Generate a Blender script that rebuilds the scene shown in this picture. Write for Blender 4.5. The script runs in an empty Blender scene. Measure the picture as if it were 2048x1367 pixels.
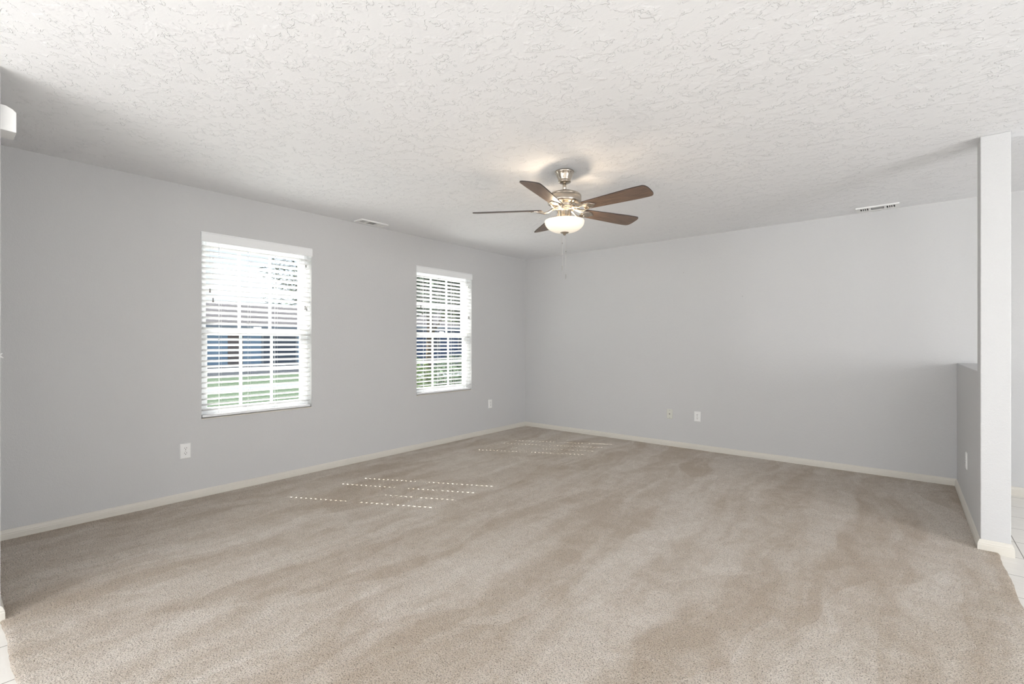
import bpy, bmesh, math, random
from mathutils import Vector, Matrix
random.seed(7)
scene = bpy.context.scene
C = scene.collection
PI = math.pi
R = math.radians

# ---------------------------------------------------------------- camera, world, lights, exposure
cd = bpy.data.cameras.new('camera'); cam = bpy.data.objects.new('camera', cd); C.objects.link(cam)
cam.location = (0, 0, 1.22); cam.rotation_euler = (R(90), 0, math.atan2(.635, .7725))
cd.sensor_width = 36; cd.lens = 951/2048*36; cd.shift_y = 1.5/2048; cd.clip_start = .02; cd.clip_end = 400
scene.camera = cam
vs = scene.view_settings
vs.view_transform = 'Standard'; vs.look = 'None'; vs.gamma = 1; vs.use_curve_mapping = False; vs.exposure = 1.02
scene.display_settings.display_device = 'sRGB'
cy = scene.cycles
cy.use_denoising = True; cy.use_adaptive_sampling = False
try: cy.denoiser = 'OPENIMAGEDENOISE'
except Exception: pass
cy.max_bounces = 10; cy.diffuse_bounces = 5; cy.glossy_bounces = 4; cy.transmission_bounces = 6; cy.transparent_max_bounces = 12
cy.sample_clamp_indirect = 6; cy.caustics_reflective = False; cy.caustics_refractive = False

w = bpy.data.worlds.new('sky'); scene.world = w; w.use_nodes = True
wn = w.node_tree; bg = wn.nodes['Background']
tc = wn.nodes.new('ShaderNodeTexCoord'); sep = wn.nodes.new('ShaderNodeSeparateXYZ'); ramp = wn.nodes.new('ShaderNodeValToRGB')
wn.links.new(tc.outputs['Generated'], sep.inputs[0]); wn.links.new(sep.outputs['Z'], ramp.inputs[0]); wn.links.new(ramp.outputs[0], bg.inputs[0])
ramp.color_ramp.elements[0].color = (.93, .96, 1, 1); ramp.color_ramp.elements[0].position = 0
ramp.color_ramp.elements[1].color = (.5, .7, 1, 1); ramp.color_ramp.elements[1].position = .7
bg.inputs[1].default_value = .58

def light(name, kind, loc, energy, color=(1, 1, 1), **k):
    l = bpy.data.lights.new(name, kind); l.energy = energy; l.color = color
    for a, b in k.items(): setattr(l, a, b)
    o = bpy.data.objects.new(name, l); o.location = loc; C.objects.link(o); return o

# sun: comes in through the two left windows, 45 degrees high
sd = Vector((.885, .465, -1.012)).normalized()
sun = light('sun', 'SUN', (-20, -10, 25), 15, (1, .96, .9), angle=R(.25))
sun.rotation_euler = sd.to_track_quat('-Z', 'Y').to_euler()

# added fill lamps, set in unseen windows behind and beside the camera
def window_light(loc, aim, sx, sz, e, col=(.985, .992, 1)):
    o = light('window_daylight', 'AREA', loc, e, col, shape='RECTANGLE', size=sx, size_y=sz)
    o.rotation_euler = Vector(aim).to_track_quat('-Z', 'Y').to_euler(); return o
window_light((-1.1, -4.04, 1.30), (0, 1, .0), 2.9, 1.6, 46)
window_light((2.6, -4.04, 1.30), (0, 1, .0), 2.0, 1.7, 20)
window_light((-3.11, -2.6, 1.15), (1, 0, 0), 2.0, 1.4, 24)
window_light((4.74, 1.4, 1.30), (-1, .12, .06), 2.0, 1.7, 68)

# ---------------------------------------------------------------- materials
def new_mat(name):
    m = bpy.data.materials.new(name); m.use_nodes = True
    return m, m.node_tree, m.node_tree.nodes['Principled BSDF']
def N(t, kind, **k):
    n = t.nodes.new(kind)
    for a, b in k.items():
        if a in n.inputs.keys() if isinstance(a, str) else False: n.inputs[a].default_value = b
        else: setattr(n, a, b)
    return n
def plain(name, col, rough=.5, metal=0, spec=.5, bump=None, trans=0):
    m, t, p = new_mat(name)
    p.inputs['Base Color'].default_value = (*col, 1); p.inputs['Roughness'].default_value = rough
    p.inputs['Metallic'].default_value = metal; p.inputs['Specular IOR Level'].default_value = spec
    if bump:
        co = N(t, 'ShaderNodeTexCoord'); no = N(t, 'ShaderNodeTexNoise'); no.inputs['Scale'].default_value = bump[0]; no.inputs['Detail'].default_value = 3
        b = N(t, 'ShaderNodeBump'); b.inputs['Strength'].default_value = bump[1]; b.inputs['Distance'].default_value = bump[2]
        t.links.new(co.outputs['Object'], no.inputs['Vector']); t.links.new(no.outputs[0], b.inputs['Height']); t.links.new(b.outputs[0], p.inputs['Normal'])
    return m
def mathn(t, op, a, b=None, clamp=False):
    n = t.nodes.new('ShaderNodeMath'); n.operation = op; n.use_clamp = clamp
    for i, v in enumerate((a, b)):
        if v is None: continue
        if isinstance(v, (int, float)): n.inputs[i].default_value = v
        else: t.links.new(v, n.inputs[i])
    return n.outputs[0]
def smooth(t, v, a, b, lo=0., hi=1.):
    n = t.nodes.new('ShaderNodeMapRange'); n.interpolation_type = 'SMOOTHSTEP'
    t.links.new(v, n.inputs[0]); n.inputs[1].default_value = a; n.inputs[2].default_value = b; n.inputs[3].default_value = lo; n.inputs[4].default_value = hi
    return n.outputs[0]
def noise(t, co, scale, detail=2, dist=0, rough=.5):
    n = t.nodes.new('ShaderNodeTexNoise'); n.inputs['Scale'].default_value = scale; n.inputs['Detail'].default_value = detail
    n.inputs['Distortion'].default_value = dist; n.inputs['Roughness'].default_value = rough; t.links.new(co, n.inputs['Vector']); return n.outputs[0]
def mapping(t, co, scale=(1, 1, 1), rot=(0, 0, 0), loc=(0, 0, 0)):
    n = t.nodes.new('ShaderNodeMapping'); n.inputs['Scale'].default_value = scale; n.inputs['Rotation'].default_value = rot; n.inputs['Location'].default_value = loc
    t.links.new(co, n.inputs[0]); return n.outputs[0]
def mixc(t, f, a, b):
    n = t.nodes.new('ShaderNodeMix'); n.data_type = 'RGBA'
    if isinstance(f, (int, float)): n.inputs[0].default_value = f
    else: t.links.new(f, n.inputs[0])
    for s, v in ((6, a), (7, b)):
        if isinstance(v, tuple): n.inputs[s].default_value = (*v, 1)
        else: t.links.new(v, n.inputs[s])
    return n.outputs[2]

# painted wall with orange peel texture
M = {}
m, t, p = new_mat('wall_paint'); M['wall'] = m
co = N(t, 'ShaderNodeTexCoord').outputs['Object']
n1 = noise(t, co, 170, 2); n2 = noise(t, co, 60, 2)
h = mathn(t, 'ADD', n1, mathn(t, 'MULTIPLY', n2, .8))
b = N(t, 'ShaderNodeBump'); b.inputs['Strength'].default_value = .8; b.inputs['Distance'].default_value = .0018
t.links.new(h, b.inputs['Height']); t.links.new(b.outputs[0], p.inputs['Normal'])
p.inputs['Base Color'].default_value = (.600, .600, .602, 1); p.inputs['Roughness'].default_value = .55; p.inputs['Specular IOR Level'].default_value = .3

# skip trowel ceiling
m, t, p = new_mat('ceiling_texture'); M['ceiling'] = m
co = N(t, 'ShaderNodeTexCoord').outputs['Object']
wn2 = t.nodes.new('ShaderNodeTexNoise'); wn2.inputs['Scale'].default_value = 22; wn2.inputs['Detail'].default_value = 3; t.links.new(co, wn2.inputs['Vector'])
wsc = N(t, 'ShaderNodeVectorMath', operation='SCALE'); wsc.inputs['Scale'].default_value = .035; t.links.new(wn2.outputs['Color'], wsc.inputs[0])
wad = N(t, 'ShaderNodeVectorMath', operation='ADD'); t.links.new(co, wad.inputs[0]); t.links.new(wsc.outputs[0], wad.inputs[1]); cw = wad.outputs[0]
a = noise(t, mapping(t, cw, (1, 1.25, 1)), 9.5, 3, .3, .6)
a2 = noise(t, mapping(t, cw, (1, 1.2, 1), (0, 0, .7), (3, 7, 0)), 15, 3, .3, .6)
mask = smooth(t, noise(t, co, 11, 3, .3), .46, .60, .04, 1)
mask2 = smooth(t, noise(t, mapping(t, co, (1, 1, 1), (0, 0, 0), (9, 4, 0)), 14, 3, .3), .46, .60, .0, 1)
# each trowel pass leaves a thin raised lip along its edge
def lip(v, c, w_): return smooth(t, mathn(t, 'ABSOLUTE', mathn(t, 'SUBTRACT', v, c)), 0, w_, 1, 0)
h = mathn(t, 'MULTIPLY', lip(a, .50, .014), mathn(t, 'MULTIPLY', mask, .55))
h = mathn(t, 'ADD', h, mathn(t, 'MULTIPLY', lip(a2, .53, .013), mathn(t, 'MULTIPLY', mask2, .6)))
h = mathn(t, 'ADD', h, mathn(t, 'MULTIPLY', smooth(t, a, .493, .507), mask))
h = mathn(t, 'ADD', h, mathn(t, 'MULTIPLY', smooth(t, a2, .525, .538), mask2))
h = mathn(t, 'ADD', h, mathn(t, 'MULTIPLY', noise(t, co, 90, 3), .18))
b = N(t, 'ShaderNodeBump'); b.inputs['Strength'].default_value = 1; b.inputs['Distance'].default_value = .0017
t.links.new(h, b.inputs['Height']); t.links.new(b.outputs[0], p.inputs['Normal'])
p.inputs['Base Color'].default_value = (.84, .845, .86, 1); p.inputs['Roughness'].default_value = .8; p.inputs['Specular IOR Level'].default_value = .2

# cut pile carpet: yarn tones, painted shade in the tuft pits, tufts and vacuum tracks
m, t, p = new_mat('carpet_pile'); M['carpet'] = m
co = N(t, 'ShaderNodeTexCoord').outputs['Object']
wob = N(t, 'ShaderNodeVectorMath', operation='ADD')
nz = t.nodes.new('ShaderNodeTexNoise'); nz.inputs['Scale'].default_value = 1.3; nz.inputs['Detail'].default_value = 2; t.links.new(co, nz.inputs['Vector'])
sc_ = N(t, 'ShaderNodeVectorMath', operation='SCALE'); sc_.inputs['Scale'].default_value = .35; t.links.new(nz.outputs['Color'], sc_.inputs[0])
t.links.new(co, wob.inputs[0]); t.links.new(sc_.outputs[0], wob.inputs[1])
st1 = noise(t, mapping(t, wob.outputs[0], (2.6, .42, 1)), 1.6, 4, .4, .6)
vo = t.nodes.new('ShaderNodeTexVoronoi'); vo.inputs['Scale'].default_value = 1.0; vo.inputs['Randomness'].default_value = .95
t.links.new(mapping(t, wob.outputs[0], (3.3, .95, 1), (0, 0, .10)), vo.inputs['Vector'])
cell = t.nodes.new('ShaderNodeSeparateColor'); t.links.new(vo.outputs['Color'], cell.inputs[0])
blot = noise(t, co, 6.5, 4, .6, .65)
tr = mathn(t, 'ADD', smooth(t, st1, .38, .62, 0, .55), mathn(t, 'MULTIPLY', cell.outputs[0], .42))
tr = mathn(t, 'ADD', tr, smooth(t, blot, .35, .7, -.10, .22), True)
light_c = mixc(t, tr, (.66, .545, .43), (.95, .865, .775))
pit_noise = noise(t, co, 185, 3, .4, .7)
pit_fac = smooth(t, pit_noise, .37, .49)  # darkens the low spots of the pile, shade between tufts put into the colour
col = mixc(t, pit_fac, mixc(t, .82, light_c, (.13, .09, .055)), light_c)
col = mixc(t, mathn(t, 'MULTIPLY', smooth(t, noise(t, co, 260, 2, 0, .6), .52, .68), .45), col, (.88, .84, .78))
yarn = smooth(t, noise(t, co, 30, 3, .5, .65), .45, .72)
col = mixc(t, mathn(t, 'MULTIPLY', yarn, .22), col, (.42, .31, .21))
t.links.new(col, p.inputs['Base Color'])
vt = t.nodes.new('ShaderNodeTexVoronoi'); vt.inputs['Scale'].default_value = 120; vt.feature = 'SMOOTH_F1'; vt.inputs['Smoothness'].default_value = .3
t.links.new(co, vt.inputs['Vector'])
hh = mathn(t, 'ADD', mathn(t, 'MULTIPLY', vt.outputs['Distance'], -1.0), mathn(t, 'MULTIPLY', pit_noise, 2.0))
b = N(t, 'ShaderNodeBump'); b.inputs['Strength'].default_value = 1; b.inputs['Distance'].default_value = .006
t.links.new(hh, b.inputs['Height']); t.links.new(b.outputs[0], p.inputs['Normal'])
p.inputs['Roughness'].default_value = 1; p.inputs['Specular IOR Level'].default_value = .05
p.inputs['Sheen Weight'].default_value = .15; p.inputs['Sheen Roughness'].default_value = .6

# pale stone tile, 30 cm squares with thin grey joints
m, t, p = new_mat('floor_tile'); M['tile'] = m
co = N(t, 'ShaderNodeTexCoord').outputs['Object']
br = t.nodes.new('ShaderNodeTexBrick'); br.offset = 0; br.inputs['Scale'].default_value = 1; br.inputs['Brick Width'].default_value = .305; br.inputs['Row Height'].default_value = .305
br.inputs['Mortar Size'].default_value = .0022; br.inputs['Mortar Smooth'].default_value = .2
t.links.new(mapping(t, co, (1, 1, 1), (0, 0, 0), (.075, .02, 0)), br.inputs['Vector'])
v = noise(t, mapping(t, co, (1, 5, 1)), 9, 4, .4)
tile_c = mixc(t, v, (.76, .73, .68), (.88, .86, .82))
t.links.new(mixc(t, br.outputs['Fac'], tile_c, (.22, .20, .18)), p.inputs['Base Color'])
b = N(t, 'ShaderNodeBump'); b.inputs['Strength'].default_value = .6; b.inputs['Distance'].default_value = .002; b.invert = True
t.links.new(br.outputs['Fac'], b.inputs['Height']); t.links.new(b.outputs[0], p.inputs['Normal'])
p.inputs['Roughness'].default_value = .22

M['trim'] = plain('trim_paint', (.68, .65, .59), .4)
M['vinyl'] = plain('white_vinyl', (.86, .87, .88), .35)
M['plastic'] = plain('white_plastic', (.86, .86, .85), .35)
M['almond'] = plain('almond_plastic', (.66, .66, .60), .4)
M['dark'] = plain('dark_slot', (.03, .03, .03), .6)
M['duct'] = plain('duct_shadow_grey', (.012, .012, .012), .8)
M['damper'] = plain('galvanised_damper', (.33, .33, .33), .5, .2)
M['screw'] = plain('screw_metal', (.35, .34, .33), .35, .9)
M['nickel'] = plain('brushed_nickel', (.52, .465, .40), .24, 1, .5, (300, .05, .001))
M['tassel'] = plain('grey_tassel', (.28, .27, .26), .5)
M['cord'] = plain('white_cord', (.80, .80, .80), .7)
M['chain'] = plain('chain_metal', (.60, .58, .55), .3, .8)

# slats: white with a little light coming through
m, t, p = new_mat('slat_white'); M['slat'] = m
p.inputs['Base Color'].default_value = (.76, .76, .755, 1); p.inputs['Roughness'].default_value = .4
tl = N(t, 'ShaderNodeBsdfTranslucent'); tl.inputs[0].default_value = (.9, .9, .87, 1)
mx = N(t, 'ShaderNodeMixShader'); mx.inputs[0].default_value = .08
out = t.nodes['Material Output']
t.links.new(p.outputs[0], mx.inputs[1]); t.links.new(tl.outputs[0], mx.inputs[2]); t.links.new(mx.outputs[0], out.inputs[0])

# window glass
m, t, p = new_mat('window_glass'); M['glass'] = m
trn = N(t, 'ShaderNodeBsdfTransparent'); trn.inputs[0].default_value = (.96, .98, .98, 1)
gl = N(t, 'ShaderNodeBsdfGlossy'); gl.inputs['Roughness'].default_value = .02
mx = N(t, 'ShaderNodeMixShader'); out = t.nodes['Material Output']
mx.inputs[0].default_value = .03; t.links.new(trn.outputs[0], mx.inputs[1]); t.links.new(gl.outputs[0], mx.inputs[2]); t.links.new(mx.outputs[0], out.inputs[0])

# lit opal glass bowl
m, t, p = new_mat('opal_glass'); M['opal'] = m
p.inputs['Base Color'].default_value = (.93, .90, .84, 1); p.inputs['Roughness'].default_value = .3
p.inputs['Emission Color'].default_value = (1, .90, .74, 1); p.inputs['Emission Strength'].default_value = .16; m.cycles.emission_sampling = 'NONE'
tl = N(t, 'ShaderNodeBsdfTranslucent'); tl.inputs[0].default_value = (.95, .90, .82, 1)
mx = N(t, 'ShaderNodeMixShader'); mx.inputs[0].default_value = .09; out = t.nodes['Material Output']
t.links.new(p.outputs[0], mx.inputs[1]); t.links.new(tl.outputs[0], mx.inputs[2]); t.links.new(mx.outputs[0], out.inputs[0])

# dark walnut fan blade, grain along the local X axis
m, t, p = new_mat('walnut_blade'); M['walnut'] = m
co = N(t, 'ShaderNodeTexCoord').outputs['Object']
g = noise(t, mapping(t, co, (2.5, 60, 1)), 3, 5, .3, .65)
g2 = noise(t, mapping(t, co, (1.5, 14, 1)), 2, 2, .8)
c1 = mixc(t, smooth(t, g, .35, .65), (.085, .052, .036), (.25, .165, .115))
t.links.new(mixc(t, smooth(t, g2, .3, .7, 0, .5), c1, (.16, .11, .085)), p.inputs['Base Color'])
p.inputs['Roughness'].default_value = .38
M['blade_edge'] = plain('blade_edge', (.03, .02, .017), .5)

# outside
m, t, p = new_mat('lawn'); M['lawn'] = m
co = N(t, 'ShaderNodeTexCoord').outputs['Object']
t.links.new(mixc(t, noise(t, co, 6, 5, 0, .7), (.022, .036, .022), (.065, .088, .058)), p.inputs['Base Color']); p.inputs['Roughness'].default_value = .9
M['concrete'] = plain('pale_concrete', (.13, .14, .15), .8, bump=(20, .3, .004))
M['patio'] = plain('white_concrete', (.72, .71, .68), .8, bump=(20, .3, .004))  # for the added slab that bounces sun indoors
M['asphalt'] = plain('asphalt', (.025, .028, .034), .85, bump=(40, .4, .004))
def siding(name, c):
    m, t, p = new_mat(name)
    co = N(t, 'ShaderNodeTexCoord').outputs['Object']
    wv = t.nodes.new('ShaderNodeTexWave'); wv.bands_direction = 'Z'; wv.wave_profile = 'SAW'; wv.inputs['Scale'].default_value = 1.6; t.links.new(co, wv.inputs[0])
    b = N(t, 'ShaderNodeBump'); b.inputs['Distance'].default_value = .03; t.links.new(wv.outputs[1], b.inputs['Height']); t.links.new(b.outputs[0], p.inputs['Normal'])
    p.inputs['Base Color'].default_value = (*c, 1); p.inputs['Roughness'].default_value = .7; return m
M['siding_blue'] = siding('blue_siding', (.40, .53, .68)); M['siding_navy'] = siding('navy_siding', (.10, .15, .26)); M['siding_grey'] = siding('grey_siding', (.15, .17, .2))
M['garage'] = plain('dark_garage_door', (.15, .17, .21), .6); M['brick'] = plain('brown_door', (.28, .22, .20), .6)
M['roof'] = plain('roof_shingle', (.075, .07, .075), .9, bump=(12, .6, .02))
M['house_white'] = plain('white_house_trim', (.35, .37, .40), .6)
M['house_glass'] = plain('house_glass', (.03, .05, .08), .1)
M['bark'] = plain('bark', (.12, .09, .07), .9, bump=(30, .6, .02))
def leafmat(name, a, b_):
    m, t, p = new_mat(name); oi = N(t, 'ShaderNodeTexCoord').outputs['Object']
    t.links.new(mixc(t, noise(t, oi, 5, 4, 0, .8), a, b_), p.inputs['Base Color']); p.inputs['Roughness'].default_value = .5; return m
M['leaf_dark'] = leafmat('leaf_dark', (.01, .025, .012), (.07, .12, .05))
M['leaf_mid'] = leafmat('leaf_mid', (.04, .08, .025), (.18, .23, .10))
M['leaf_grey'] = leafmat('leaf_grey', (.03, .05, .035), (.15, .20, .13))

for k_ in ('lawn', 'concrete', 'asphalt', 'siding_blue', 'siding_navy', 'siding_grey', 'garage', 'brick', 'roof', 'house_white', 'bark', 'leaf_dark', 'leaf_mid', 'leaf_grey'):
    M[k_].node_tree.nodes['Principled BSDF'].inputs['Specular IOR Level'].default_value = .05

# ---------------------------------------------------------------- mesh helpers
class MB:
    def __init__(s): s.bm = bmesh.new(); s.mi = 0
    def poly(s, pts, faces):
        vs_ = [s.bm.verts.new(q) for q in pts]
        for f in faces:
            try: fc = s.bm.faces.new([vs_[i] for i in f]); fc.material_index = s.mi
            except ValueError: pass
        return vs_
    def box(s, a, b, mat=None):
        x0, y0, z0 = a; x1, y1, z1 = b
        P = [(x0,y0,z0),(x1,y0,z0),(x1,y1,z0),(x0,y1,z0),(x0,y0,z1),(x1,y0,z1),(x1,y1,z1),(x0,y1,z1)]
        if mat is not None: P = [mat @ Vector(q) for q in P]
        s.poly(P, [(0,3,2,1),(4,5,6,7),(0,1,5,4),(1,2,6,5),(2,3,7,6),(3,0,4,7)]); return s
    def lathe(s, prof, n=48, c=(0, 0), smooth_=True):
        rings = []
        for r, z in prof:
            rings.append([s.bm.verts.new((c[0]+r*math.cos(2*PI*i/n), c[1]+r*math.sin(2*PI*i/n), z)) for i in range(n)] if r > 1e-5 else [s.bm.verts.new((c[0], c[1], z))])
        for A, B in zip(rings, rings[1:]):
            for i in range(n):
                j = (i+1) % n
                q = [A[i % len(A)], A[j % len(A)], B[j % len(B)], B[i % len(B)]]
                u = []
                for v in q:
                    if v not in u: u.append(v)
                if len(u) >= 3:
                    f = s.bm.faces.new(u); f.smooth = smooth_; f.material_index = s.mi
        return s
    def tube(s, pts, r, n=8, closed_ends=True):
        pts = [Vector(q) for q in pts]; rs = r if isinstance(r, (list, tuple)) else [r]*len(pts)
        rings = []
        for i, q in enumerate(pts):
            d = (pts[min(i+1, len(pts)-1)] - pts[max(i-1, 0)]).normalized()
            up = Vector((0, 0, 1)) if abs(d.z) < .95 else Vector((1, 0, 0))
            u = d.cross(up).normalized(); v = u.cross(d)
            rings.append([s.bm.verts.new(q + rs[i]*(math.cos(2*PI*k/n)*u + math.sin(2*PI*k/n)*v)) for k in range(n)])
        for A, B in zip(rings, rings[1:]):
            for i in range(n):
                f = s.bm.faces.new([A[i], A[(i+1) % n], B[(i+1) % n], B[i]]); f.smooth = True; f.material_index = s.mi
        if closed_ends:
            for A in (rings[0], rings[-1]): f = s.bm.faces.new(A); f.material_index = s.mi
        return s
    def prism(s, outline, z0, z1, mat=None):
        n = len(outline)
        P = [Vector((x, y, z0)) for x, y in outline] + [Vector((x, y, z1)) for x, y in outline]
        if mat is not None: P = [mat @ q for q in P]
        s.poly(P, [tuple(range(n))[::-1], tuple(range(n, 2*n))] + [(i, (i+1) % n, (i+1) % n + n, i+n) for i in range(n)]); return s
    def sweep(s, path, prof):
        """profile (outward, up) swept along a flat path with mitred corners; outward is to the right of the travel direction"""
        path = [Vector((x, y)) for x, y in path]; rings = []
        for i, q in enumerate(path):
            d0 = (q - path[i-1]).normalized() if i else None; d1 = (path[i+1]-q).normalized() if i < len(path)-1 else None
            if d0 is None: d0 = d1
            if d1 is None: d1 = d0
            n0 = Vector((d0.y, -d0.x)); n1 = Vector((d1.y, -d1.x)); n = (n0+n1); n = n/ max(n.dot(n0), 1e-6)
            rings.append([s.bm.verts.new((q.x+n.x*o, q.y+n.y*o, z)) for o, z in prof])
        k = len(prof)
        for A, B in zip(rings, rings[1:]):
            for i in range(k): s.bm.faces.new([A[i], A[(i+1) % k], B[(i+1) % k], B[i]])
        s.bm.faces.new(rings[0]); s.bm.faces.new(rings[-1]); return s
    def build(s, name, mats, parent=None, loc=None, bevel=0, fix=True):
        if fix: bmesh.ops.recalc_face_normals(s.bm, faces=s.bm.faces[:])
        me = bpy.data.meshes.new(name); s.bm.to_mesh(me); s.bm.free()
        if not isinstance(mats, (list, tuple)): mats = [mats]
        for m_ in mats: me.materials.append(m_)
        o = bpy.data.objects.new(name, me); C.objects.link(o)
        if parent is not None: o.parent = parent
        if loc is not None: o.location = loc
        if bevel:
            md = o.modifiers.new('bevel', 'BEVEL'); md.width = bevel; md.segments = 2; md.limit_method = 'ANGLE'; md.angle_limit = R(40)
        return o
def struct(o): o['kind'] = 'structure'; return o
def thing(o, label, cat, group=None):
    o['label'] = label; o['category'] = cat
    if group: o['group'] = group
    return o
def empty(name, loc, rz=0):
    o = bpy.data.objects.new(name, None); o.location = loc; o.rotation_euler = (0, 0, rz); o.empty_display_size = .1; C.objects.link(o); return o

# ---------------------------------------------------------------- room shell
XL, YB, H = -4.30, 5.54, 2.44          # left wall, back wall, ceiling
ZT = -.012                              # tile level, carpet top is 0
WZ0, WZ1 = .61, 2.10
W1 = (1.35, 2.26); W2 = (3.51, 4.41)

def wall_y(x0, x1, ya, yb, holes, name):      # wall running along Y, holes = (y0, y1, z0, z1)
    mb = MB(); cur = ya
    for (a, b_, z0, z1) in sorted(holes):
        mb.box((x0, cur, -.3), (x1, a, H+.0)); mb.box((x0, a, -.3), (x1, b_, z0)); mb.box((x0, a, z1), (x1, b_, H)); cur = b_
    mb.box((x0, cur, -.3), (x1, yb, H))
    return struct(mb.build(name, M['wall']))
def wall_x(y0, y1, xa, xb, holes, name):
    mb = MB(); cur = xa
    for (a, b_, z0, z1) in sorted(holes):
        mb.box((cur, y0, -.3), (a, y1, H)); mb.box((a, y0, -.3), (b_, y1, z0)); mb.box((a, y0, z1), (b_, y1, H)); cur = b_
    mb.box((cur, y0, -.3), (xb, y1, H))
    return struct(mb.build(name, M['wall']))
wall_y(XL-.15, XL, -.0, YB+.15, [(W1[0], W1[1], WZ0, WZ1), (W2[0], W2[1], WZ0, WZ1)], 'wall_left')
wall_x(YB, YB+.15, XL, 4.95, [], 'wall_back')
# wall end that stands just outside the left edge of the picture
SX, SY = -3.075, .187
mb = MB(); mb.box((XL, SY-.12, -.3), (SX-.12, SY, H)); mb.box((SX-.12, -4.0, -.3), (SX, -3.7, H)); mb.box((SX-.12, -1.5, -.3), (SX, SY, H)); mb.box((SX-.12, -3.7, -.3), (SX, -1.5, .35)); mb.box((SX-.12, -3.7, 1.95), (SX, -1.5, H)); struct(mb.build('wall_front', M['wall']))
wall_x(-4.15, -4.0, SX-.12, 4.95, [(-2.6, .4, .45, 2.15), (1.6, 3.6, .45, 2.15)], 'wall_rear')
wall_y(4.70, 4.85, -4.0, YB, [(.4, 2.4, .45, 2.15)], 'wall_side')
# half wall with the full height end post
PX0, PX1, PY0, PY1 = .355, .482, 3.94, 4.09
mb = MB(); mb.box((PX0, PY0, -.3), (PX1, PY1, H)); mb.box((PX0, PY1, -.3), (PX1, YB, 1.046))
struct(mb.build('wall_right', M['wall'], bevel=.004))
struct(MB().box((XL-.15, -4.15, H), (4.95, YB+.15, H+.2)).build('ceiling', M['ceiling']))
struct(MB().box((SX-.12, -4.0, -.3), (4.70, YB, ZT)).build('floor_tile', M['tile']))
for o in bpy.data.objects:
    if o.name == 'floor_tile': o.name = 'floor'

# carpet: pad with a rounded, slightly ragged free edge
def carpet():
    bm = bmesh.new()
    xs = [XL + i*(.425-XL)/150 for i in range(151)]; ys = [.195 + j*(YB-.195)/170 for j in range(171)]
    rnd = random.Random(3)
    def off(k, a): return .003*math.sin(k*.43+a) + rnd.uniform(-.002, .002)
    ex = [off(j, 0) for j in range(171)]; ey = [off(i, 1) for i in range(151)]
    V = [[bm.verts.new((x + (ex[j] if i == 150 and y < PY0-.02 else 0), y + (ey[i] if j == 0 else 0), 0)) for i, x in enumerate(xs)] for j, y in enumerate(ys)]
    for j in range(170):
        for i in range(150):
            bm.faces.new((V[j][i], V[j][i+1], V[j+1][i+1], V[j+1][i]))
    # trim the part that would lie beyond the end post
    kill = [f for f in bm.faces if f.calc_center_median().y > PY0+.0 and f.calc_center_median().x > PX0+.02]
    bmesh.ops.delete(bm, geom=kill, context='FACES')
    # rolled edge
    be = [e for e in bm.edges if e.is_boundary]
    r = bmesh.ops.extrude_edge_only(bm, edges=be)
    nv = [g for g in r['geom'] if isinstance(g, bmesh.types.BMVert)]
    for v in nv:
        v.co.z = -.006
        if v.co.x > .3 and v.co.y < PY0+.05: v.co.x += .006
        if v.co.y < .21: v.co.y -= .006
    be = [g for g in r['geom'] if isinstance(g, bmesh.types.BMEdge)]
    r = bmesh.ops.extrude_edge_only(bm, edges=be)
    for v in [g for g in r['geom'] if isinstance(g, bmesh.types.BMVert)]: v.co.z = -.0125
    for f in bm.faces: f.smooth = True
    bmesh.ops.recalc_face_normals(bm, faces=bm.faces[:])
    me = bpy.data.meshes.new('carpet'); bm.to_mesh(me); bm.free(); me.materials.append(M['carpet'])
    o = bpy.data.objects.new('carpet', me); C.objects.link(o)
    thing(o, 'beige cut pile wall to wall carpet with vacuum tracks', 'carpet'); return o
carpet()

# baseboards
BT = .060
bprof = [(0, ZT), (.014, ZT), (.014, .030), (.0125, .034), (.0125, .040), (.009, .046), (.008, .052), (.004, .058), (0, BT)]
def baseboard(name, path): return struct(MB().sweep(path, bprof).build(name, M['trim']))
baseboard('baseboard_left', [(XL, SY), (XL, YB)])                     # +y travel, outward = +x
baseboard('baseboard_back', [(XL+.0, YB), (PX0, YB)])
baseboard('baseboard_right', [(PX0, YB), (PX0, PY0), (PX1, PY0), (PX1, YB)][::-1] if False else [(PX1, YB), (PX1, PY0), (PX0, PY0), (PX0, YB)][::-1])
baseboard('baseboard_side', [(PX1, YB), (4.70, YB), (4.70, -4.0)])
baseboard('baseboard_front', [(SX, -4.0), (SX, SY), (XL, SY)][::-1] if False else [(XL, SY), (SX, SY), (SX, -4.0)][::-1])

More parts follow.
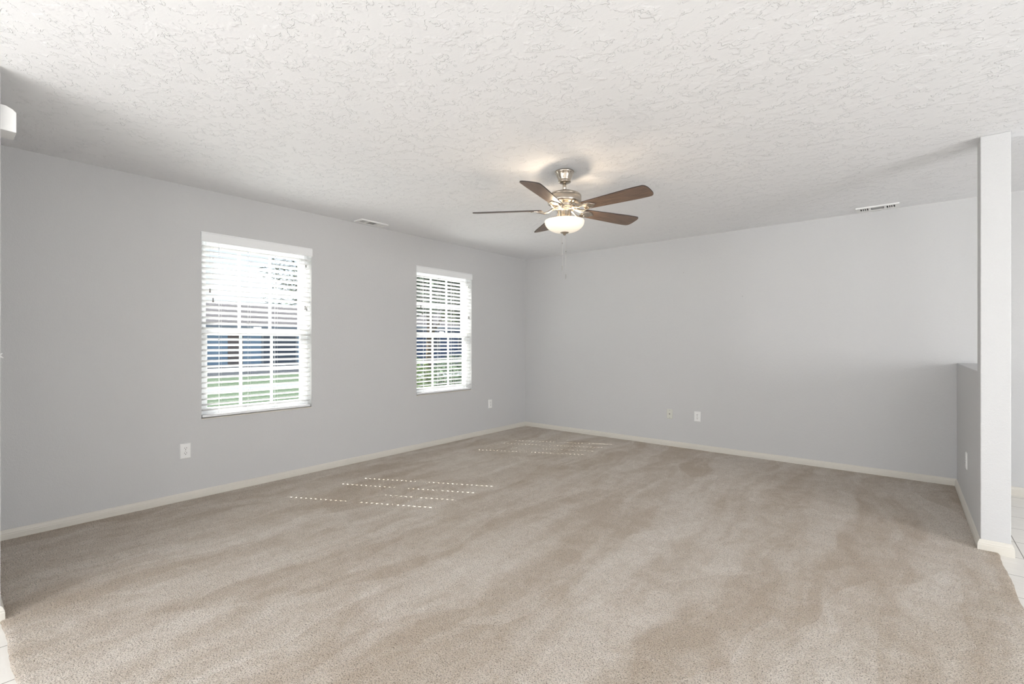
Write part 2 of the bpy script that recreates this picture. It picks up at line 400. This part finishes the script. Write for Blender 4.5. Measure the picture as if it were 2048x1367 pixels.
# ---------------------------------------------------------------- windows
def make_window(idx, y0, y1):
    xo, xi = XL-.145, XL-.075
    fr_ = MB(); fw = .035
    fr_.box((xo, y0, WZ0), (xi, y0+fw, WZ1)); fr_.box((xo, y1-fw, WZ0), (xi, y1, WZ1))
    fr_.box((xo, y0+fw, WZ0), (xi, y1-fw, WZ0+fw)); fr_.box((xo, y0+fw, WZ1-fw), (xi, y1-fw, WZ1))
    root = struct(fr_.build('window_%d' % idx, M['vinyl'], bevel=.003))
    zm0, zm1 = 1.285, 1.345
    for (z0, z1, x0, x1) in ((WZ0+fw, zm1, xi-.035, xi-.005), (zm0, WZ1-fw, xo+.005, xo+.032)):
        s = MB(); sw = .032; a, b_ = y0+fw, y1-fw
        s.box((x0, a, z0), (x1, a+sw, z1)); s.box((x0, b_-sw, z0), (x1, b_, z1)); s.box((x0, a+sw, z0), (x1, b_-sw, z0+.045)); s.box((x0, a+sw, z1-.045), (x1, b_-sw, z1))
        so = s.build('sash', M['vinyl'], root, bevel=.002)
        g = MB(); xm = (x0+x1)/2; ga, gb = a+sw, b_-sw; gz0, gz1 = z0+.045, z1-.045
        for k in (1, 2): yy = ga+(gb-ga)*k/3; g.box((xm-.005, yy-.011, gz0), (xm+.005, yy+.011, gz1))
        zz = (gz0+gz1)/2; g.box((xm-.0045, ga, zz-.010), (xm+.0045, gb, zz+.010))
        g.build('muntin', M['vinyl'], so)
        pz = MB(); pz.box((xm+.0065, ga-.004, gz0-.004), (xm+.0095, gb+.004, gz1+.004)); pz.build('pane', M['glass'], so)
    lk = MB(); ym = (y0+y1)/2; lk.box((xi-.006, ym-.03, zm1), (xi+.012, ym+.03, zm1+.012)); lk.build('sash_lock', M['vinyl'], root, bevel=.002)
    s = MB(); s.box((xi, y0, WZ0-.0), (XL+.006, y1, WZ0+.008)); s.build('sill', M['trim'], root, bevel=.002)
make_window(1, *W1); make_window(2, *W2)
def added_window(idx, lo, hi, axis):  # unseen windows added as openings for the fill lamps
    mb = MB(); f = .06; z0, z1 = (.35, 1.95) if axis == 'w' else (.45, 2.15)
    if axis == 'x':
        y0, y1 = -4.12, -4.07
        for a, b_ in ((lo, lo+f), (hi-f, hi), ((lo+hi)/2-.03, (lo+hi)/2+.03)): mb.box((a, y0, z0), (b_, y1, z1))
        mb.box((lo, y0, z0), (hi, y1, z0+f)); mb.box((lo, y0, z1-f), (hi, y1, z1))
    else:
        x0, x1 = (4.77, 4.82) if axis == 'y' else (SX-.11, SX-.06)
        for a, b_ in ((lo, lo+f), (hi-f, hi), ((lo+hi)/2-.03, (lo+hi)/2+.03)): mb.box((x0, a, z0), (x1, b_, z1))
        mb.box((x0, lo, z0), (x1, hi, z0+f)); mb.box((x0, lo, z1-f), (x1, hi, z1))
    struct(mb.build('window_%d' % idx, M['vinyl']))
added_window(3, -2.6, .4, 'x'); added_window(4, 1.6, 3.6, 'x'); added_window(5, .4, 2.4, 'y'); added_window(6, -3.7, -1.5, 'w')

# ---------------------------------------------------------------- faux wood blinds
def make_blind(y0, y1, tilt, label):
    root = empty('window_blind', (XL, y0, WZ0))
    thing(root, label, 'window blind', 'white slatted blinds in the left wall windows')
    L = y1-y0
    cols = [.135, .135+.224, .135+.45, .135+.675]; cols = [c*L/.91 for c in cols]
    xc = -.030; pitch = .0437; wd = .048; th = .003; a0, a1 = .009, L-.009; hw = .006; hl = .010
    sl = MB(); ca, sa = math.cos(tilt), math.sin(tilt)
    zt = 1.99-WZ0; n = 0; z = zt; zs = []
    while z > .062: zs.append(z); z -= pitch
    for z in zs:
        mat = Matrix.Translation((xc, 0, z)) @ Matrix.Rotation(-tilt, 4, 'Y')
        cur = a0
        for c in cols:
            sl.box((-wd/2, cur, -th/2), (wd/2, c-hw, th/2), mat)
            sl.box((-wd/2, c-hw, -th/2), (-hl, c+hw, th/2), mat); sl.box((hl, c-hw, -th/2), (wd/2, c+hw, th/2), mat)
            cur = c+hw
        sl.box((-wd/2, cur, -th/2), (wd/2, a1, th/2), mat)
    for f in sl.bm.faces:
        f.normal_update()
        if abs(f.normal.x) > .75 and f.calc_area() > 0 and min((e.calc_length() for e in f.edges)) < th*1.1 and abs(f.normal.y) < .1: f.material_index = 1
    sl.build('slats', [M['slat'], M['vinyl']], root)
    v = MB(); vt_ = WZ1-WZ0+.004
    v.prism([(-.002, vt_-.076), (.007, vt_-.076), (.011, vt_-.068), (.011, vt_-.012), (.007, vt_-.006), (.007, vt_), (-.002, vt_)], -.004, L+.004, Matrix(((1,0,0,0),(0,0,1,0),(0,1,0,0),(0,0,0,1))))
    v.box((-.030, -.0005, vt_-.074), (-.002, .004, vt_-.008)); v.box((-.030, L-.004, vt_-.074), (-.002, L+.0005, vt_-.008))
    v.build('valance', M['vinyl'], root)
    hr = MB(); hr.box((-.058, .006, vt_-.052), (-.006, L-.006, vt_-.006)); hr.build('headrail', M['vinyl'], root)
    brl = MB(); brl.box((xc-.025, a0, .014), (xc+.025, a1, .032)); brl.build('bottom_rail', M['vinyl'], root, bevel=.003)
    for c in cols:
        ld = MB()
        for dx in (-ca*wd/2-.0022, ca*wd/2+.0022): ld.tube([(xc+dx, c+.010, .03), (xc+dx, c+.010, vt_-.05)], .0008, 5)
        ld.tube([(xc, c, .03), (xc, c, vt_-.05)], .0008, 5)
        ld.build('ladder_cord', M['cord'], root)
    # tilt cords on the near side, lift cords on the far side, each ending in a tassel
    for (yy, zb) in ((.058, 1.640), (.080, 1.565)):
        c = MB(); c.tube([(.010-.004, yy, zb-WZ0), (.006, yy, vt_-.05)], .0009, 5)
        # the cords run behind the valance
        co_ = c.build('tilt_cord', M['cord'], root)
        ts = MB(); ts.lathe([(0, .016), (.0035, .015), (.005, .006), (.0035, 0), (.0055, -.008), (.0065, -.018), (0, -.019)], 14); ts.build('tassel', M['tassel'], co_, loc=(.007, yy, zb-WZ0))
    for (yy, zb) in ((L-.066, 1.545), (L-.052, 1.538)):
        c = MB(); c.tube([(.006, yy, zb-WZ0), (.006, yy, vt_-.05)], .0009, 5); co_ = c.build('lift_cord', M['cord'], root)
        ts = MB(); ts.lathe([(0, .016), (.0035, .015), (.005, .006), (.0035, 0), (.0055, -.008), (.0065, -.018), (0, -.019)], 14); ts.build('tassel', M['tassel'], co_, loc=(.007, yy, zb-WZ0))
    j = MB(); j.lathe([(0, .012), (.004, .010), (.0045, 0), (.004, -.012), (0, -.013)], 12); j.build('cord_joiner', M['tassel'], root, loc=(.007, L-.059, 1.93-WZ0))
    return root
make_blind(*W1, R(21), 'white slatted blind in the near window, lawn and pale blue house showing through it')
make_blind(*W2, R(19), 'white slatted blind in the window nearer the corner, trees and hedge showing through')

# ---------------------------------------------------------------- ceiling fan
def make_fan():
    fx, fy = -1.865, 2.858
    root = empty('ceiling_fan', (fx, fy, H))
    thing(root, 'brushed nickel ceiling fan with five walnut blades and a lit bowl light', 'ceiling fan')
    z = lambda v: v-H
    cn = MB(); cn.lathe([(0, 0), (.066, 0), (.068, -.006), (.066, -.013), (.060, -.018), (.056, -.032), (.046, -.055), (.042, -.066), (.045, -.071), (.044, -.078), (.030, -.084), (0, -.084)], 48)
    cn.build('canopy', M['nickel'], root)
    rd = MB(); rd.lathe([(.0, -.06), (.0125, -.06), (.0125, -.158), (0, -.158)], 24); rd.build('downrod', M['nickel'], root)
    ho = MB(); ho.lathe([(0, z(2.288)), (.020, z(2.288)), (.026, z(2.285)), (.060, z(2.288)), (.098, z(2.281)), (.114, z(2.272)), (.1175, z(2.267)), (.1175, z(2.264)), (.1145, z(2.262)), (.1145, z(2.261)), (.1195, z(2.259)), (.1205, z(2.220)), (.117, z(2.210)), (.100, z(2.204)), (.082, z(2.202)), (.080, z(2.196)), (.074, z(2.184)), (.070, z(2.176)), (.050, z(2.170)), (0, z(2.170))], 64)
    ho.build('motor_housing', M['nickel'], root)
    sw = MB(); sw.lathe([(0, z(2.176)), (.062, z(2.176)), (.064, z(2.170)), (.060, z(2.165)), (.050, z(2.162)), (.050, z(2.150)), (.050, z(2.100)), (.060, z(2.096)), (.066, z(2.090)), (.066, z(2.084)), (0, z(2.084))], 48)
    sw.build('light_fitter', M['nickel'], root)
    bw = MB(); prof = []
    for i in range(17):
        a = i/16*PI/2; prof.append((.141*math.cos(a)**.85 if a < PI/2-.01 else .014, z(2.084) - .080*math.sin(a)))
    inner = [(max(r_-.004, .013), zz+.004 if k else zz) for k, (r_, zz) in enumerate(prof)][::-1]
    bw.lathe([(.136, z(2.088)), (.140, z(2.088))] + prof + inner + [(.136, z(2.088))], 64); bo = bw.build('glass_bowl', M['opal'], root)
    fi = MB(); fi.lathe([(0, z(2.012)), (.030, z(2.011)), (.031, z(2.005)), (.024, z(2.000)), (.012, z(1.997)), (.010, z(1.990)), (.006, z(1.985)), (0, z(1.984))], 32); fi.build('finial', M['nickel'], root)
    ro = MB(); ro.lathe([(0, z(2.11)), (.004, z(2.11)), (.004, z(2.01)), (0, z(2.01))], 12); ro.build('centre_rod', M['nickel'], root)
    # bulbs in the open-topped bowl
    for k in range(2):
        a = R(60+180*k); q = (.085*math.cos(a), .085*math.sin(a), z(2.066))
        bl = MB(); bl.lathe([(0, .028), (.014, .022), (.020, .006), (.018, -.008), (.010, -.024), (.010, -.036), (0, -.037)][::1], 20)
        em, et, ep = (bpy.data.materials.get('bulb_glow'),)*3 if bpy.data.materials.get('bulb_glow') else new_mat('bulb_glow')
        if ep is not em: ep.inputs['Emission Color'].default_value = (1, .83, .6, 1); ep.inputs['Emission Strength'].default_value = 1.5; em.cycles.emission_sampling = 'NONE'
        bb = bl.build('bulb', em, root, loc=q); bb.visible_shadow = True
        l = light('bulb_light', 'POINT', (fx+q[0]*1.0, fy+q[1]*1.0, 2.094), 2.4, (1, .80, .58), shadow_soft_size=.02)
    # blades
    a_r = math.atan2(.635, .7725)
    pitch = R(13)
    r0, r1 = .175, .662
    out_ = []
    for i in range(9): a = PI + PI/2 - 0 + 0; 
    def half(u):   # half width along the blade
        return .050 + (.070-.050)*min(1, u/.75)
    n = 14; top_, bot_ = [], []
    for i in range(n+1):
        u = i/n*.90; x = r0 + (r1-r0)*u; top_.append((x, half(u))); bot_.append((x, -half(u)))
    hx = half(.9); xe = r0+(r1-r0)*.90; ce = r1-xe
    tipc = []
    for i in range(1, 12):
        a = PI/2 - i/12*PI
        tipc.append((xe + ce*abs(math.cos(a))**.55, hx*math.copysign(abs(math.sin(a))**.75, math.sin(a))))
    outline = bot_ + tipc[::-1] + top_[::-1]
    outline = [(r0-.012, -.034)] + outline + [(r0-.012, .034)]
    for k in range(5):
        ang = R(173+72*k)+a_r
        bm_ = MB(); bm_.prism(outline, -.003, .003)
        me_mi = bm_.bm; me_mi.faces.ensure_lookup_table()
        for f in list(me_mi.faces)[2:]: f.material_index = 1
        o = bm_.build('blade', [M['walnut'], M['blade_edge']], root)
        o.location = (0, 0, z(2.166)); o.rotation_euler = (Matrix.Rotation(ang, 4, 'Z') @ Matrix.Rotation(-pitch, 4, 'X')).to_euler()
        br_ = MB()
        # cast arm: two curved bars joining into a pointed plate under the blade
        for sgn in (-1, 1):
            pts = [(.060, sgn*.012, .014), (.085, sgn*.020, .006), (.115, sgn*.026, -.012), (.145, sgn*.030, -.019), (.180, sgn*.034, -.012), (.205, sgn*.030, -.009)]
            br_.tube(pts, [.008, .008, .0075, .007, .006, .004], 8)
        plate = [(.150, -.033), (.190, -.040), (.215, -.034), (.245, -.012), (.258, 0), (.245, .012), (.215, .034), (.190, .040), (.150, .033), (.165, 0)]
        br_.prism(plate, -.0085, -.0035)
        br_.box((.052, -.020, .004), (.078, .020, .020))
        for (sx_, sy_) in ((.190, -.025), (.190, .025), (.235, 0)): br_.lathe([(0, -.0115), (.004, -.0105), (.005, -.0085)], 10, (sx_, sy_))
        b2 = br_.build('blade_arm', M['nickel'], root, bevel=.0015)
        b2.location = o.location; b2.rotation_euler = o.rotation_euler
    # pull chains
    for (dx, dy, zb) in ((-.014, -.006, 1.765), (.008, .006, 1.705)):
        c = MB(); zz = z(1.990)
        c.tube([(dx, dy, zz), (dx, dy, z(zb))], .0007, 5)
        v_ = zz
        while v_ > z(zb): c.lathe([(0, v_+.0013), (.0012, v_), (0, v_-.0013)], 6, (dx, dy)); v_ -= .0042
        ch = c.build('pull_chain', M['chain'], root)
        f = MB(); f.lathe([(0, .006), (.002, .005), (.0035, 0), (.0038, -.026), (.003, -.030), (0, -.031)], 12); f.build('chain_pull', M['tassel'], ch, loc=(dx, dy, z(zb)))
        f = MB(); f.lathe([(0, .005), (.0026, .003), (.0026, -.003), (0, -.005)], 10); f.build('chain_connector', M['tassel'], ch, loc=(dx, dy, z(zb)+.165))
    return root
make_fan()

# ---------------------------------------------------------------- wall plates
def orient(axis):     # local x = across, local y = out of the wall
    return {'left': -PI/2, 'back': PI, 'right': PI/2, 'north': 0}[axis]
def make_outlet(loc, axis, label, wdt=.072, hgt=.116, mat='plastic', kind='outlet'):
    root = empty({'outlet': 'electrical_outlet', 'jack': 'wall_jack', 'switch': 'light_switch', 'blank': 'electrical_outlet'}[kind], loc, orient(axis))
    thing(root, label, {'outlet': 'outlet', 'jack': 'cable jack', 'switch': 'light switch', 'blank': 'outlet'}[kind])
    pl = MB(); a, h_ = wdt/2, hgt/2
    pl.poly([(-a, 0, -h_), (a, 0, -h_), (a, 0, h_), (-a, 0, h_), (-a, .003, -h_), (a, .003, -h_), (a, .003, h_), (-a, .003, h_),
             (-a+.005, .0065, -h_+.005), (a-.005, .0065, -h_+.005), (a-.005, .0065, h_-.005), (-a+.005, .0065, h_-.005)],
            [(0, 3, 2, 1), (0, 1, 5, 4), (1, 2, 6, 5), (2, 3, 7, 6), (3, 0, 4, 7), (4, 5, 9, 8), (5, 6, 10, 9), (6, 7, 11, 10), (7, 4, 8, 11), (8, 9, 10, 11)])
    plate = pl.build('cover_plate', M[mat], root)
    RY = Matrix.Rotation(-PI/2, 4, 'X')
    def disc(x, zc, r_, y0, y1, mname, name, par, n=16, sx=1):
        mb = MB(); mb.prism([(r_*sx*math.cos(2*PI*i/n), r_*math.sin(2*PI*i/n)) for i in range(n)], y0, y1, Matrix.Translation((x, 0, zc)) @ RY); return mb.build(name, M[mname], par)
    if kind in ('outlet', 'blank'):
        for s in (-1, 1):
            zc = s*.0195
            oc = MB(); pts = []
            for i in range(24):
                a_ = 2*PI*i/24; pts.append((.0172*math.cos(a_), max(-.0125, min(.0125, .0172*math.sin(a_)))))
            oc.prism(pts, .006, .0085, Matrix.Translation((0, 0, zc)) @ RY); so = oc.build('socket', M[mat], root)
            sl = MB(); sl.box((-.0080, .0083, zc+.000), (-.0052, .0090, zc+.009)); sl.box((.0052, .0083, zc+.000), (.0080, .0090, zc+.008))
            sl.prism([(.0030*math.cos(2*PI*i/12), .0030*math.sin(2*PI*i/12)) for i in range(12)], .0083, .0090, Matrix.Translation((0, 0, zc-.0065)) @ RY)
            sl.build('slot', M['dark'], so)
        disc(0, 0, .0028, .006, .0075, 'screw', 'screw', root)
    elif kind == 'jack':
        disc(0, 0, .0065, .006, .010, 'dark', 'coax_port', root); disc(0, 0, .0042, .006, .014, 'screw', 'coax_pin', root)
        disc(0, .042, .0034, .006, .0078, 'screw', 'screw', root); disc(0, -.042, .0034, .006, .0078, 'screw', 'screw', root)
    else:
        for s, up in ((-1, 1), (1, -1)):
            tg = MB(); tg.box((s*.023-.005, .004, -.012), (s*.023+.005, .008, .012))
            tg.poly([(s*.023-.004, .006, -.006), (s*.023+.004, .006, -.006), (s*.023+.004, .006, .006), (s*.023-.004, .006, .006),
                     (s*.023-.003, .0195, up*.010-.002), (s*.023+.003, .0195, up*.010-.002), (s*.023+.003, .0195, up*.010+.002), (s*.023-.003, .0195, up*.010+.002)],
                    [(0, 3, 2, 1), (4, 5, 6, 7), (0, 1, 5, 4), (1, 2, 6, 5), (2, 3, 7, 6), (3, 0, 4, 7)])
            tg.build('toggle', M[mat], root)
    return root
make_outlet((XL, 1.240, .382), 'left', 'white duplex outlet low on the window wall, left of the near window')
make_outlet((XL, 4.766, .398), 'left', 'small looking white duplex outlet low on the window wall beside the room corner')
make_outlet((-2.134, YB, .378), 'back', 'almond cable jack plate low on the far wall', .070, .114, 'almond', 'jack')
make_outlet((-1.812, YB, .377), 'back', 'white duplex outlet low on the far wall, right of the cable jack')
make_outlet((PX0, 4.720, .372), 'right', 'white outlet seen nearly edge on, on the half wall')
make_outlet((-3.258, SY, 1.160), 'north', 'white light switch toggles poking in at the left edge of the picture', .116, .116, 'plastic', 'switch')

# chime box high on the wall end at the left edge
mb = MB(); zb, zt_ = 2.170, 2.282
mb.prism([(SY, zb), (.2385, zb), (.2385, zt_-.022), (.226, zt_-.010), (.205, zt_), (SY, zt_)], -3.225, -3.10, Matrix(((0, 0, 1, 0), (1, 0, 0, 0), (0, 1, 0, 0), (0, 0, 0, 1))))
thing(mb.build('door_chime', M['plastic'], bevel=.002), 'white boxy door chime high up at the left edge of the picture', 'door chime')

# ceiling registers
def make_vent(name_label, cx_, cy_, L_, W_, along, closed=False):
    root = empty('ceiling_vent', (cx_, cy_, H), 0 if along == 'x' else PI/2)
    thing(root, name_label, 'air vent', 'ceiling registers')
    f = MB(); a, b_ = L_/2, W_/2; t_ = -.010
    # flange with three openings: two louvred ends and a middle damper window
    xs = [-a, -a*.80, -a*.42, -a*.30, a*.30, a*.42, a*.80, a]
    for (x0, x1) in ((xs[0], xs[1]), (xs[2], xs[3]), (xs[4], xs[5]), (xs[6], xs[7])): f.box((x0, -b_, t_), (x1, b_, 0))
    for (x0, x1) in ((xs[1], xs[2]), (xs[3], xs[4]), (xs[5], xs[6])):
        f.box((x0, -b_, t_), (x1, -b_*.66, 0)); f.box((x0, b_*.66, t_), (x1, b_, 0))
    f.build('frame', M['plastic'], root)
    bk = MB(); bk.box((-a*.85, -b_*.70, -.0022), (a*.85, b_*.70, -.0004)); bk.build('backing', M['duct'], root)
    for side, (x0, x1) in enumerate(((xs[1], xs[2]), (xs[5], xs[6]))):
        for k in range(1, 4):
            lw = (.0028, .0078)[side] if closed else .0036
            xx = x0+(x1-x0)*k/4; lv = MB(); lv.box((xx-lw, -b_*.66, t_+.001), (xx+lw, b_*.66, t_+.0025)); lv.build('louvre', M['plastic'], root)
    dm = MB(); 
    for k in range(3): yy = -b_*.62+b_*1.24*(k+.5)/3; dm.box((xs[3]+.004, yy-b_*.17, -.0065), (xs[4]-.004, yy+b_*.17, -.005))
    dm.build('damper', M['damper'], root)
    return root
make_vent('white ceiling register above the window wall, left of the fan', -4.172, 2.827, .315, .135, 'y', True)
make_vent('white ceiling register near the far wall, at the right above the half wall side', -.177, 5.405, .310, .160, 'x')

# nail holes left in the far wall
for x_, z_, lb in ((-1.971, 2.034, 'tiny nail left in the far wall high up, the left one of two'), (-1.336, 1.721, 'tiny nail left in the far wall, the lower right one of two')):
    mb = MB(); mb.tube([(x_, YB-.008, z_), (x_, YB+.004, z_)], .0032, 8); thing(mb.build('nail', M['screw']), lb, 'nail')

# ---------------------------------------------------------------- outside
GZ = -.22
struct(MB().box((-120, -60, GZ-.4), (-4.45, 90, GZ-.02)).build('ground', M['lawn']))
bpy.data.objects['ground']['kind'] = 'structure'
def slab(name, pts, z0, z1, m_):
    return struct(MB().prism(pts, z0, z1).build(name, m_))
slab('road', [(-31, -60), (-23, -60), (-23, 90), (-31, 90)], GZ-.05, GZ-.005, M['asphalt'])
slab('sidewalk', [(-16.6, -60), (-15.2, -60), (-15.2, 90), (-16.6, 90)], GZ-.05, GZ, M['concrete'])
slab('patio', [(-9.6, -3), (-4.46, -3), (-4.46, 9), (-9.6, 9)], GZ-.05, GZ-.004, M['patio'])  # unseen pale slab, added to bounce sunlight up to the ceiling
slab('path', [(-11.6, -20), (-10.1, -20), (-10.1, 30), (-11.6, 30)], GZ-.05, GZ, M['concrete'])

def house(x, y0, y1, eave, ridge, msid, label, garage=None, wins=(), doors=(), depth=9):
    root = empty('house', (x, (y0+y1)/2, GZ)); thing(root, label, 'house')
    hw_ = (y1-y0)/2; e = eave-GZ; r_ = ridge-GZ
    mb = MB(); mb.box((-depth, -hw_, 0), (0, hw_, e)); mb.build('wall', msid, root)
    rf = MB(); rf.prism([(-depth-.5, e-.06), (.5, e-.06), (.5, e+.06), (-depth/2, r_), (-depth-.5, e+.06)], -hw_-.4, hw_+.4, Matrix(((1,0,0,0),(0,0,1,0),(0,1,0,0),(0,0,0,1)))); rf.build('roof', M['roof'], root)
    tb = MB(); tb.box((.46, -hw_-.4, e-.12), (.56, hw_+.4, e+.06)); tb.build('gutter', M['house_white'], root)
    for y_ in (-hw_, hw_): c = MB(); c.box((-.02, y_-.08, 0), (.05, y_+.08, e)); c.build('corner_board', M['house_white'], root)
    if garage:
        a, b_ = garage; a -= (y0+y1)/2; b_ -= (y0+y1)/2
        g = MB()
        for k in range(4): g.box((-.05, a, .02+k*.52), (.03, b_, .02+k*.52+.50))
        g.build('garage_door', M['garage'], root)
        g = MB(); g.box((-.02, a-.12, 0), (.06, a, 2.25)); g.box((-.02, b_, 0), (.06, b_+.12, 2.25)); g.box((-.02, a-.12, 2.12), (.06, b_+.12, 2.25)); g.build('door_trim', M['house_white'], root)
    for (a, b_, z0, z1) in wins:
        a -= (y0+y1)/2; b_ -= (y0+y1)/2
        g = MB(); g.box((-.02, a-.08, z0-.08), (.05, b_+.08, z0)); g.box((-.02, a-.08, z1), (.05, b_+.08, z1+.08)); g.box((-.02, a-.08, z0), (.05, a, z1)); g.box((-.02, b_, z0), (.05, b_+.08, z1)); fo = g.build('window', M['house_white'], root)
        g = MB(); g.box((-.01, a, z0), (.02, b_, z1)); g.build('pane', M['house_glass'], fo)
    for (a, b_) in doors:
        a -= (y0+y1)/2; b_ -= (y0+y1)/2; g = MB(); g.box((-.02, a, 0), (.04, b_, 2.1)); g.build('front_door', M['brick'], root)
    return root
house(-33.5, 8.5, 21.5, 2.25, 4.1, M['siding_blue'], 'low blue house across the street behind the near window', garage=(14.2, 16.4), wins=((17.4, 18.6, .9, 2.0),), doors=((12.0, 12.9),))
house(-33.5, 26, 39, 2.6, 4.7, M['siding_navy'], 'dark navy house behind the trees seen through the far window', wins=((28.5, 30, .8, 1.9), (32.5, 34, .8, 1.9)))

def foliage(mb, c, rad, n, size, rnd):
    for _ in range(n):
        while True:
            q = Vector((rnd.uniform(-1, 1), rnd.uniform(-1, 1), rnd.uniform(-1, 1)))
            if q.length < 1: break
        q = q.normalized()*(q.length**.5)
        pc = Vector(c) + Vector((q.x*rad[0], q.y*rad[1], q.z*rad[2]))
        s = size*rnd.uniform(.6, 1.4); rt = Matrix.Rotation(rnd.uniform(0, 6.28), 3, 'Z') @ Matrix.Rotation(rnd.uniform(-1.3, 1.3), 3, 'X')
        mb.poly([pc + rt @ Vector(v) for v in ((-s, 0, 0), (0, -s*.45, .15*s), (s, 0, 0), (0, s*.45, .15*s))], [(0, 1, 2, 3)])
def tree(x, y, hgt, rad, n, mat_, label, size=.09, seed=1, group=None):
    rnd = random.Random(seed); root = empty('tree', (x, y, GZ)); thing(root, label, 'tree', group)
    tk = MB(); tk.tube([(0, 0, -.05), (.05, .03, hgt*.3), (-.03, .05, hgt*.55), (0, 0, hgt*.8)], [.16, .13, .09, .04], 10)
    for k in range(7):
        a = k*2.4; z0 = hgt*(.3+.07*k); tk.tube([(0, 0, z0), (rad*.35*math.cos(a), rad*.35*math.sin(a), z0+hgt*.12), (rad*.75*math.cos(a), rad*.75*math.sin(a), z0+hgt*.22)], [.06, .04, .015], 6)
    tk.build('trunk', M['bark'], root)
    cr = MB()
    for k in range(14):
        a = rnd.uniform(0, 6.28); rr = rad*rnd.uniform(.1, .75); zc = hgt*rnd.uniform(.42, .92)
        foliage(cr, (rr*math.cos(a), rr*math.sin(a), zc), (rad*.42, rad*.42, hgt*.12), n//14, size, rnd)
    cr.build('crown', mat_, root, fix=False); return root
def shrub(x, y, rx, ry, hz, mat_, label, n=1500, size=.035, seed=1, group=None):
    rnd = random.Random(seed); root = empty('shrub', (x, y, GZ)); thing(root, label, 'shrub', group)
    st = MB()
    for k in range(5): a = k*1.25; st.tube([(0, 0, -.05), (rx*.5*math.cos(a), ry*.5*math.sin(a), hz*.6)], [.02, .008], 6)
    st.build('stem', M['bark'], root)
    f = MB(); foliage(f, (0, 0, hz*.52), (rx, ry, hz*.5), n, size, rnd); f.build('foliage', mat_, root, fix=False); return root
shl = [(-8.2, 6.4, 'rounded green shrub outside the far window, leftmost of the hedge'), (-8.0, 7.65, 'rounded green shrub outside the far window, second from left in the hedge'),
       (-7.7, 8.9, 'rounded green shrub outside the far window, third from left in the hedge'), (-7.3, 10.1, 'rounded green shrub outside the far window, rightmost of the hedge')]
for k, (x_, y_, lb) in enumerate(shl):
    shrub(x_, y_, .6, .6, 1.15, M[('leaf_mid', 'leaf_grey', 'leaf_mid', 'leaf_dark')[k]], lb, 2600, .04, 10+k, 'hedge shrubs outside the far window')
tree(-13.5, 11.6, 5.4, 1.9, 7500, M['leaf_grey'], 'loose grey green tree on the left beyond the far window', .10, 21, 'trees beyond the windows')
tree(-14.8, 15.3, 5.6, 2.0, 7500, M['leaf_dark'], 'dark leafy tree in the middle beyond the far window', .10, 22, 'trees beyond the windows')
tree(-18.6, 19.4, 6.2, 2.2, 6000, M['leaf_mid'], 'fresh green tree at the right beyond the far window', .08, 23, 'trees beyond the windows')
tree(-52, 28, 12.5, 5.5, 4200, M['leaf_dark'], 'distant tree right behind the blue house', .18, 24, 'trees beyond the windows')
